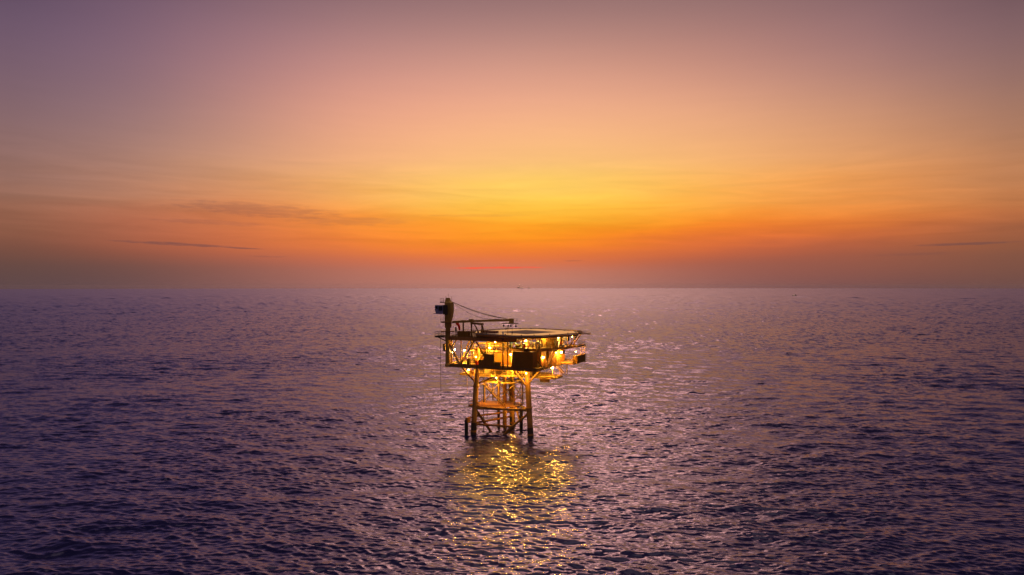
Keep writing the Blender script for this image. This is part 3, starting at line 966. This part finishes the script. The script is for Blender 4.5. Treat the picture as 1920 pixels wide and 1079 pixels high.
for (u, v, h0, h1) in ((-23.4, 0.2, 32.2, 33.2), (-24.3, 0.6, 31.2, 32.6), (-22.6, 0.4, 31.4, 32.5)):
    ant.tube((u, v, h0), (u, v, h1), 0.03, None, 5)
ant.build('aerial', DRK, c)
cabm = MB().loft([[(-26.1, -1.0, 28.3), (-24.1, -1.0, 28.3), (-24.1, 1.0, 28.3), (-26.1, 1.0, 28.3)], [(-26.4, -1.1, 29.3), (-24.1, -1.1, 29.3), (-24.1, 1.1, 29.3), (-26.4, 1.1, 29.3)],
                  [(-26.35, -1.1, 30.45), (-24.1, -1.1, 30.45), (-24.1, 1.1, 30.45), (-26.35, 1.1, 30.45)]]).build('operator_cab', CABP, c)
MB().box((-25.35, -1.16, 29.1), (-24.25, -1.103, 30.2)).build('window', GLS, cabm)
MB().box((-26.2, -1.16, 29.5), (-25.6, -1.103, 30.2)).build('window', GLS, cabm)
MB().box((-26.9, -1.0, 28.3), (-26.12, 0.6, 28.42)).build('step', DRK, cabm)
MB().box((-24.05, -1.2, 28.2), (-22.9, -0.95, 30.5)).build('machinery_door', DRK, c)
bm = MB()
B0, B1, B2 = Vector((-22.3, 0.5, 26.35)), Vector((-17.4, 0.85, 26.65)), Vector((-7.3, 1.5, 27.1))
bm.beam(B0, B1, 0.55, 0.55)
bm.beam(B1, B2, 0.5, 0.5)
bm.box((-7.6, 1.1, 26.35), (-6.7, 1.9, 27.45)).box((-17.9, 0.5, 26.4), (-17.0, 1.2, 27.15)).box((-20.0, 0.4, 26.3), (-19.2, 1.1, 26.85))
boom = bm.build('boom', OLV, c)

tb = MB().beam((-9.5, 1.2, 26.28), (-5.5, 1.2, 26.33), 0.3, 0.14).beam((-9.5, 1.9, 26.28), (-5.5, 1.9, 26.33), 0.3, 0.14)
tb.rail([(-7.0, 1.2, 26.35), (-5.55, 1.2, 26.35)], 1.1, 1.0, 0.03, kick=False)
tip = tb.build('boom_tip_walkway', DRK, boom)
for (u, s) in ((-9.15, 0.22), (-7.95, 0.18), (-7.3, 0.22), (-6.0, 0.22)):
    MB().tube((u, 1.5, 26.2), (u, 1.5, 25.95), 0.04, None, 6).lathe((u, 1.5, 25.5), [(0.10, 0), (s, 0.12), (s, 0.32), (0.08, 0.46)], 10).build('sheave_block', BLK, boom)
MB().tube((-6.95, 1.5, 26.3), (-6.95, 1.5, 24.2), 0.035, None, 6).lathe((-6.95, 1.5, 23.96), [(0.05, 0), (0.14, 0.08), (0.14, 0.3), (0.05, 0.4)], 8).build('hook_block', DRK, boom)


def sag(p, q, s, n=10):
    p, q = Vector(p), Vector(q)
    return [p.lerp(q, i / n) - Vector((0, 0, s * 4 * (i / n) * (1 - i / n))) for i in range(n + 1)]


for (q, s, r) in (((-8.2, 1.35, 27.4), 0.5, 0.06), ((-8.6, 1.6, 27.4), 0.65, 0.05), ((-10.2, 1.5, 27.3), 1.4, 0.04)):
    MB().path(sag((-22.4, 0.4, 31.25), q, s), r, 5).build('cable', ROPE, c)
# boom rest belongs to the platform
rest = MB()
for (u, v, z1) in ((-19.56, 0.75, 26.25), (-17.38, 0.85, 26.35), (-14.65, 1.0, 26.1)):
    rest.tube((u, v, 22.85), (u, v, z1), 0.19, None, 10).lathe((u, v, 22.86), [(0.35, 0), (0.35, 0.12), (0.2, 0.5)], 10)
rest.beam((-17.5, 0.9, 26.15), (-14.4, 1.05, 26.0), 0.9, 0.45)
rest.tube((-16.6, 0.95, 25.9), (-15.0, 0.95, 23.2), 0.15, None, 8).path([(-14.6, 1.0, 25.9), (-14.2, 1.0, 24.6), (-12.8, 0.9, 22.9)], 0.14, 8)
rest.build('boom_rest', BRN, P)

rp2 = thing('hoist_rope', 'thin black rope hanging from the left balcony towards the sea', 'rope', (-25.1, -0.6, 22.6))
MB().path([(-25.1, -0.6, 22.6), (-25.08, -0.6, 16.0), (-25.0, -0.6, 8.9)], 0.05, 6).lathe((-25.0, -0.6, 8.55), [(0.05, 0), (0.12, 0.06), (0.12, 0.26), (0.05, 0.36)], 8).build('rope', ROPE, rp2)
rp2 = thing('mooring_rope', 'yellow rope dangling from the cellar deck beside the left leg', 'rope', (-21.0, 5.2, 13.0))
MB().path([(-21.0, 5.2, 13.0), (-20.9, 5.0, 11.0), (-20.6, 4.8, 8.6)], 0.05, 6).build('rope', YEL, rp2)

# ------------------------------------------------------------------ containers and boxes on the decks


def container(name, label, cat, u0, u1, v0, v1, z0, z1, m, m_side=None, group=None, ribs=True):
    t = thing(name, label, cat, ((u0 + u1) / 2, (v0 + v1) / 2, z0), group)
    b = MB().box((u0 + .05, v0 + .05, z0 + .1), (u1 - .05, v1 - .05, z1 - .05))
    if ribs:
        n = int((u1 - u0) / 0.3)
        for i in range(n):
            x = u0 + 0.15 + (u1 - u0 - 0.3) * i / max(1, n - 1)
            b.box((x - .05, v0 + .012, z0 + .16), (x + .05, v0 + .05, z1 - .12))
        n = int((v1 - v0) / 0.42)
        for i in range(n):
            y = v0 + 0.2 + (v1 - v0 - 0.4) * i / max(1, n - 1)
            b.box((u1 - .05, y - .08, z0 + .16), (u1 - .002, y + .08, z1 - .12))
    b.build('body', [m], t)
    f = MB()
    for x in (u0, u1 - .12):
        for y in (v0, v1 - .12):
            f.box((x, y, z0 + .121), (x + .12, y + .12, z1 - .121))
    for z in (z0, z1 - .12):
        f.box((u0, v0, z), (u1, v0 + .12, z + .12)).box((u0, v1 - .12, z), (u1, v1, z + .12))
        f.box((u0, v0 + .121, z), (u0 + .12, v1 - .121, z + .12)).box((u1 - .12, v0 + .121, z), (u1, v1 - .121, z + .12))
    f.build('corner_frame', m_side or m, t)
    return t


container('shipping_container', 'large dark brown container at the front corner of the main deck', 'container', -6.3, -1.0, -0.15, 2.3, 16.26, 19.95, BOX)
container('shipping_container', 'smaller dark container with a ribbed lit side, left of the big one', 'container', -13.6, -10.8, -0.15, 4.4, 16.26, 19.1, BOX, BRN)
container('deck_box', 'low dark box against the left end of the smaller container', 'box', -15.0, -13.65, -0.1, 1.6, 16.26, 17.6, BOX, ribs=False)
container('deck_box', 'low dark box in front of the ribbed container side', 'box', -10.7, -9.2, -0.1, 1.0, 16.26, 17.25, BOX, ribs=False)
container('deck_box', 'dark box on the upper deck beside the first boom rest post', 'box', -21.0, -18.3, 0.35, 1.9, 22.87, 24.2, BOX)
container('deck_box', 'rust red box on the upper deck under the boom rest', 'box', -15.2, -11.3, 1.3, 3.2, 22.87, 24.35, RED)
container('cargo_basket', 'dark cargo basket on the outboard deck at the far right', 'basket', 3.45, 4.7, 14.0, 20.0, 16.2, 18.0, BOX)
container('deck_box', 'dark box under the helideck edge near the right end', 'box', 1.3, 2.5, 13.2, 14.4, 21.6, 22.7, BLK, ribs=False)

# vessels, tanks and drums


def vert_tank(label, u, v, z, r, hgt, m, group=None):
    t = thing('storage_tank', label, 'tank', (u, v, z), group)
    for k in range(4):
        a = k * math.pi / 2 + 0.6
        MB().tube((u + r * .8 * math.cos(a), v + r * .8 * math.sin(a), z), (u + r * .8 * math.cos(a), v + r * .8 * math.sin(a), z + .5), 0.06, None, 6).build('leg', DRK, t)
    MB().lathe((u, v, z + .4), [(r * .3, 0), (r * .85, .12), (r, .35), (r, hgt - .75), (r * .85, hgt - .52), (r * .3, hgt - .4)], 20).build('shell', m, t)
    MB().tube((u, v, z + hgt - .05), (u, v, z + hgt + .35), 0.09, None, 8).lathe((u, v, z + hgt + .3), [(.17, 0), (.17, .1)], 10).build('nozzle', DRK, t)
    return t


vert_tank('tall yellow vessel in the left bay of the main deck', -18.0, 4.6, 16.26, 0.75, 3.6, YEL)
vert_tank('squat orange vessel in the middle bay behind the truss', -14.9, 5.6, 16.26, 0.95, 2.6, ORG)
vert_tank('cream vessel beside the left column of the rear wall', -20.9, 10.5, 16.26, 0.8, 3.0, CRM)
vert_tank('short yellow vessel on the cellar deck below the containers', -7.6, 8.6, 13.3, 0.7, 1.9, YEL)
vert_tank('short cream vessel on the cellar deck next to the yellow one', -5.8, 8.8, 13.3, 0.55, 1.8, CRM)
t = thing('separator_vessel', 'long horizontal yellow vessel on saddles above the middle walkway', 'vessel', (-14.5, 9.0, 19.2))
MB().tube((-17.4, 9.0, 20.5), (-11.6, 9.0, 20.5), 0.75, None, 20).tube((-17.4, 9.0, 20.5), (-17.8, 9.0, 20.5), 0.75, 0.35, 20).tube((-11.6, 9.0, 20.5), (-11.2, 9.0, 20.5), 0.75, 0.35, 20).build('shell', YEL, t)
for u in (-16.4, -12.6):
    MB().box((u - .15, 8.4, 19.2), (u + .15, 9.6, 19.95)).build('saddle', BRN, t)
t = thing('pump_skid', 'grey green pump skid on the mezzanine above the big container', 'skid', (-5.9, 4.2, 20.3))
MB().box((-7.6, 3.4, 20.31), (-4.2, 5.0, 20.5)).build('skid_base', GRN, t)
MB().tube((-7.2, 4.0, 20.95), (-6.0, 4.0, 20.95), 0.4, None, 14).tube((-6.0, 4.0, 20.95), (-5.6, 4.0, 20.95), 0.2, None, 12).build('motor', GRN, t)
MB().lathe((-5.2, 4.1, 20.5), [(0.5, 0), (0.55, 0.3), (0.45, 0.8), (0.2, 1.0)], 14).build('pump_casing', GRN, t)
t = thing('electrical_cabinet', 'green cabinet on the mezzanine left of the pump skid', 'cabinet', (-8.0, 3.3, 20.3))
cb = MB().box((-8.5, 3.0, 20.31), (-7.75, 3.7, 21.25)).build('body', GRN, t)
for i in range(2):
    t = thing('chemical_drum', ['darker blue drum by the dark post under the helideck', 'lighter blue drum to the right of the dark blue one'][i], 'drum', (-8.3 + i * .95, 3.9, 21.26), 'blue drums')
    MB().lathe((-8.3 + i * .95, 3.9, 21.26), [(0.28, 0), (0.30, .05), (0.30, .3), (0.315, .33), (0.30, .36), (0.30, .6), (0.315, .63), (0.30, .66), (0.30, .9), (0.27, .92)], 16).build('body', [BLU, mat('light_blue_paint', (0.12, 0.35, 0.5), 0.45)][i], t)
    MB().lathe((-8.3 + i * .95, 3.9, 22.17), [(0.26, 0), (0.26, .03), (.08, .05)], 16).build('lid', WHT, t)
t = thing('drum_stand', 'low green rack carrying the two blue drums', 'rack', (-7.8, 3.9, 20.3))
rk = MB()
for u in (-8.75, -6.85):
    for v in (3.75, 4.4):
        rk.beam((u, v, 20.31), (u, v, 21.2), 0.08, 0.08)
rk.box((-8.8, 3.7, 21.2), (-6.8, 4.45, 21.255))
rk.build('frame', GRN, t)
t = thing('water_drum', 'dark round drum with a white lid on top of the big container', 'drum', (-3.05, 1.0, 19.96))
MB().lathe((-3.05, 1.0, 19.96), [(0.62, 0), (0.66, .05), (0.66, .65), (0.6, .7)], 18).build('body', DRK, t)
MB().lathe((-3.05, 1.0, 20.67), [(0.62, 0), (0.62, .07), (.2, .11)], 18).build('lid', WHT, t)
t = thing('life_raft', 'white life raft canister in its cradle beside the cabin door', 'life raft', (1.9, 11.0, 20.3))
MB().tube((1.9, 10.4, 20.75), (1.9, 11.6, 20.75), 0.32, None, 14).build('canister', WHT, t)
MB().box((1.6, 10.6, 20.31), (2.2, 10.75, 20.6)).box((1.6, 11.25, 20.31), (2.2, 11.4, 20.6)).build('cradle', DRK, t)


def extinguisher(label, u, v, z):
    t = thing('fire_extinguisher', label, 'extinguisher', (u, v, z), 'red fire extinguishers')
    MB().lathe((u, v, z), [(0.20, 0), (0.22, .06), (0.22, .75), (0.12, .95)], 14).build('cylinder', REDP, t)
    MB().box((u - .05, v - .05, z + .94), (u + .05, v + .05, z + 1.06)).tube((u, v, z + 1.02), (u + .22, v - .05, z + .92), 0.035, None, 6).build('valve', DRK, t)


extinguisher('red wheeled extinguisher under the bright lamp of the mezzanine', -4.69, 3.3, 20.31)
extinguisher('red extinguisher at the foot of the white cabin door', 1.1, 12.6, 20.31)
t = thing('camera_dome', 'black round camera dome hanging under the right end of the helideck', 'camera', (2.9, 17.6, 22.3))
MB().lathe((2.9, 17.6, 22.0), [(0.1, 0), (.33, .12), (.38, .4), (.3, .6)], 14).build('dome', BLK, t)
MB().tube((2.9, 17.6, 22.6), (2.9, 17.6, 23.2), 0.06, None, 6).build('bracket', DRK, t)

# windsock on its pole, by the crane
t = thing('windsock', 'red windsock drooping from a short pole right of the crane', 'windsock', (-21.6, 0.9, 22.85))
MB().tube((-21.6, 0.9, 22.86), (-21.6, 0.9, 26.1), 0.05, None, 6).build('pole', DRK, t)
w0 = [(-21.55, 0.9, 26.0), (-21.2, 0.9, 25.95), (-20.85, 0.9, 25.5), (-20.7, 0.9, 24.8), (-20.68, 0.9, 24.35)]
sk = MB()
for (a, b, r0, r1) in zip(w0[:-1], w0[1:], (0.30, 0.32, 0.29, 0.24), (0.32, 0.29, 0.24, 0.17)):
    sk.tube(a, b, r0, r1, 12, False)
sk.build('sock', SIG, t)
MB().lathe((-21.9, 1.3, 23.9), [(0.05, 0), (.2, .2), (.22, .9), (.12, 1.3)], 10).tube((-21.9, 1.3, 22.86), (-21.9, 1.3, 24.0), 0.08, None, 8).build('bellows_post', DRK, t)

# masts
t = thing('beacon_mast', 'black mast with a white beacon standing before the containers', 'mast', (-8.45, -0.32, 16.0))
MB().tube((-8.45, -0.32, 15.6), (-8.45, -0.32, 22.9), 0.16, 0.12, 10).build('pole', DRK, t)
MB().lathe((-8.45, -0.32, 22.9), [(0.10, 0), (0.10, 1.1), (0.2, 1.15), (0.2, 1.5), (0.08, 1.65)], 12).build('beacon', WHT, t)
t = thing('weather_mast', 'thin grey weather mast rising before the landing net', 'mast', (-7.6, 0.5, 22.85))
MB().tube((-7.6, 0.5, 22.86), (-7.6, 0.5, 25.6), 0.045, None, 6).beam((-8.0, 0.5, 25.3), (-7.2, 0.5, 25.3), 0.05, 0.05).lathe((-7.6, 0.5, 25.55), [(.12, 0), (.12, .15)], 8).build('pole', DRK, t)

# ------------------------------------------------------------------ lamps
SOD = (1.0, 0.49, 0.055)
LAMPS = [
    ('sodium floodlight on the left bay column of the main deck', (-21.6, 5.0, 19.2), 500, SOD, .2),
    ('twin of the left bay floodlight, a little lower and to the right', (-21.0, 5.2, 18.4), 350, SOD, .2),
    ('floodlight over the long yellow vessel in the middle bay', (-15.2, 6.2, 19.9), 450, SOD, .2),
    ('bright lamp over the doorway between the two containers', (-7.9, 2.7, 18.9), 500, SOD, .2),
    ('round white hot lamp on the mezzanine under the helideck', (-5.1, 5.0, 22.1), 600, (1, .7, .22), .26),
    ('white lamp above the cabin door under the helideck', (1.0, 12.7, 22.75), 200, (1, .74, .3), .2),
    ('wall floodlight glowing on the orange module wall at right', (0.3, 14.6, 18.75), 550, SOD, .26),
    ('lamp post light on the cellar deck below the containers', (-9.6, 6.9, 14.95), 420, SOD, .2),
    ('lamp post light on the lower pod deck at right', (-0.05, 9.4, 15.5), 520, SOD, .28),
    ('lamp at the left end of the cellar deck', (-21.4, 9.4, 14.4), 200, SOD, .2),
    ('lamp low beside the stair on the right of the big container', (-0.35, 4.6, 18.4), 300, SOD, .18),
    ('hooded lamp under the cellar deck above the walkway', (-12.8, 5.0, 12.9), 800, SOD, .16),
    ('lamp under the left edge of the main deck beside the left leg', (-18.6, 1.6, 14.9), 330, SOD, .14),
    ('lamp under the front corner of the main deck beside the right leg', (-3.0, 0.6, 15.0), 420, SOD, .14),
    ('small added lamp hidden under the sea level walkway to light the legs', (-9.8, 7.6, 5.85), 220, SOD, .12),  # added unseen lamp, throws light on the lower legs
    ('small lamp high on the left wall of the control cabin', (-3.0, 10.8, 22.6), 110, SOD, .1),
    ('small lamp at the far right end of the mezzanine rail', (2.4, 16.4, 22.5), 110, SOD, .1),
    ('small lamp over the two blue drums', (-7.3, 3.2, 22.5), 90, SOD, .1),
    ('small lamp under the upper deck edge left of the beacon mast', (-11.9, 2.6, 21.7), 120, SOD, .1),
    ('small lamp above the squat orange vessel', (-16.9, 6.4, 21.7), 120, SOD, .1),
    ('small lamp low behind the long diagonal of the left bay', (-17.0, 2.4, 18.0), 100, SOD, .1),
    ('small lamp on the orange module wall by the door', (0.1, 11.4, 18.9), 120, SOD, .1),
    ('small lamp on the outboard deck behind the cargo basket', (2.7, 18.4, 18.6), 140, SOD, .1),
    ('small lamp on the cellar deck rail beneath the big container', (-6.6, 7.9, 15.0), 110, SOD, .1),
    ('small lamp on the cellar deck near the left leg', (-17.6, 6.4, 15.0), 110, SOD, .1),
    ('lamp behind the rear column of the main deck', (-11.0, 11.5, 19.0), 400, SOD, .18),
]
for i, (label, (u, v, z), pw, colr, rad) in enumerate(LAMPS):
    t = thing('floodlight', label, 'lamp', (u, v, z), 'lit lamps of the platform')
    MB().lathe((u, v, z + rad * 0.75), [(rad * .95, 0), (rad * 1.05, .03), (rad * .7, .16), (.05, .22)], 12).build('lamp_hood', DRK, t)
    MB().lathe((u, v, z - rad * .8), [(rad * .35, 0), (rad * .85, rad * .35), (rad, rad * .8), (rad * .85, rad * 1.25), (rad * .5, rad * 1.5)], 14).build('lamp_lens', LENSW if colr[1] > .75 else LENSD if z < 6 or 12 < z < 14 else LENS, t)
    if i in (7, 8):
        MB().tube((u, v + .3, 13.2), (u, v + .3, z + .5), 0.07, None, 8).beam((u, v + .3, z + .45), (u, v - .02, z + .45), .08, .08).build('lamp_post', YEL, t)
    else:
        MB().beam((u, v + .1, z + .35), (u, v + 1.0, z + .55), .06, .06).build('bracket', DRK, t)
    ld = bpy.data.lights.new('lamp_light', 'POINT')
    ld.energy = pw * 2.4
    ld.color = colr
    ld.shadow_soft_size = rad * 0.8
    lo = bpy.data.objects.new('lamp_light', ld)
    COL.objects.link(lo)
    lo.parent = t
    lo.location = (0, -rad - 0.12, -rad * .8)
t = thing('tube_light', 'slanting white tube light beside the crane column', 'lamp', (-22.3, 1.0, 19.3), 'lit lamps of the platform')
MB().tube((-22.75, 1.0, 18.9), (-21.95, 1.0, 19.75), 0.11, None, 8).build('tube', LENSW, t)

# ------------------------------------------------------------------ far things near the horizon


def far_rig(label, x, y, s, seed):
    q = bpy.data.objects.new('drilling_rig', None)
    COL.objects.link(q)
    q.location = (x, y, 0)
    q['label'] = label
    q['category'] = 'rig'
    q['group'] = 'distant rigs on the horizon'
    q['_b'] = [0, 0, 0]
    MB().prism([(-22 * s, -12 * s), (22 * s, -12 * s), (26 * s, 0), (22 * s, 12 * s), (-22 * s, 12 * s)], 14 * s, 22 * s).build('hull', WHT, q)
    for (a, b) in ((-16, -8), (16, -8), (0, 9)):
        lgm = MB()
        for (da, db) in ((-2, -2), (2, -2), (0, 2)):
            lgm.tube(((a + da) * s, (b + db) * s, -2), ((a + da) * s, (b + db) * s, 46 * s), .6 * s, None, 6)
        for k in range(8):
            z = 4 + k * 5
            lgm.beam(((a - 2) * s, (b - 2) * s, z * s), ((a + 2) * s, (b - 2) * s, (z + 5) * s), .4 * s, .4 * s)
        lgm.build('leg', ORG, q)
    dm = MB()
    for (da, db) in ((-3, -3), (3, -3), (3, 3), (-3, 3)):
        dm.tube(((8 + da) * s, db * s, 22 * s), ((8 + da * .2) * s, db * .2 * s, 62 * s), .5 * s, None, 6)
    dm.build('derrick', ORG, q)
    MB().box((-18 * s, -8 * s, 22.1 * s), (-6 * s, 8 * s, 30 * s)).build('quarters', WHT, q)
    lt = MB()
    for (a, z) in ((-12, 33.5), (4, 24), (8, 63), (18, 24)):
        lt.lathe((a * s, -9 * s, z * s), [(.3, 0), (3.2 * s, 2.2 * s), (.3, 5.0 * s)], 8)
    lt.build('deck_lights', mat('distant_lights', (1, .8, .5), .5, emit=(1.0, 0.62, 0.36), es=3.0), q)
    return q


far_rig('distant rig on the horizon, leftmost and tallest of three', (973 - 960) / 1280 * 8800, 8800, 0.85, 1)
far_rig('distant rig on the horizon, in the middle of the three', (979 - 960) / 1280 * 9000, 9000, 0.62, 2)
far_rig('distant rig on the horizon, rightmost of the three', (992 - 960) / 1280 * 9300, 9300, 0.55, 3)

BOATGLOW = mat('boat_glow', (1, .8, .5), .5, emit=(1.0, 0.66, 0.4), es=0.6)
q = bpy.data.objects.new('supply_boat', None)
COL.objects.link(q)
q.location = ((1490 - 960) / 1280 * 2450.0, 2450.0, 0)
q.rotation_euler = (0, 0, R(8))
q['label'] = 'tiny pale boat far off on the right, near the horizon'
q['category'] = 'boat'
q['_b'] = [0, 0, 0]
hull = []
for (z, k) in ((-0.6, .75), (0.8, .92), (1.9, 1.0)):
    hull.append([(-9 * k, -2.2 * k, z), (4 * k, -2.4 * k, z), (9.5 * k, 0, z + .3), (4 * k, 2.4 * k, z), (-9 * k, 2.2 * k, z)])
MB().loft(hull).build('hull', WHT, q)
MB().box((0.5, -1.6, 1.9), (4.5, 1.6, 4.4)).build('cabin', CRM, q)
MB().box((-8.0, -1.9, 1.95), (0.4, -1.7, 2.9)).build('glow_panel', BOATGLOW, q)  # glowing panel added so the dark hull reads pale on the water
MB().tube((2.5, 0, 4.4), (2.5, 0, 7.0), .12, None, 6).build('mast', WHT, q)

# thin sea air round the camera and the whole scene
hz = bpy.data.materials.new('sea_haze')
hz.use_nodes = True
ht = hz.node_tree
ht.nodes.clear()
ho = ht.nodes.new('ShaderNodeOutputMaterial')
hv = ht.nodes.new('ShaderNodeVolumePrincipled')
hv.inputs['Color'].default_value = (0.82, 0.80, 0.95, 1)
hv.inputs['Density'].default_value = HAZE
hv.inputs['Anisotropy'].default_value = 0.55
ht.links.new(hv.outputs[0], ho.inputs['Volume'])
hb = MB().box((-13000, -13000, -1.5), (13000, 13000, 62)).build('haze', hz)
hb['kind'] = 'stuff'
hb['label'] = 'thin mauve sea haze thickening towards the horizon'

for o in list(bpy.data.objects):
    if '_b' in o:
        del o['_b']
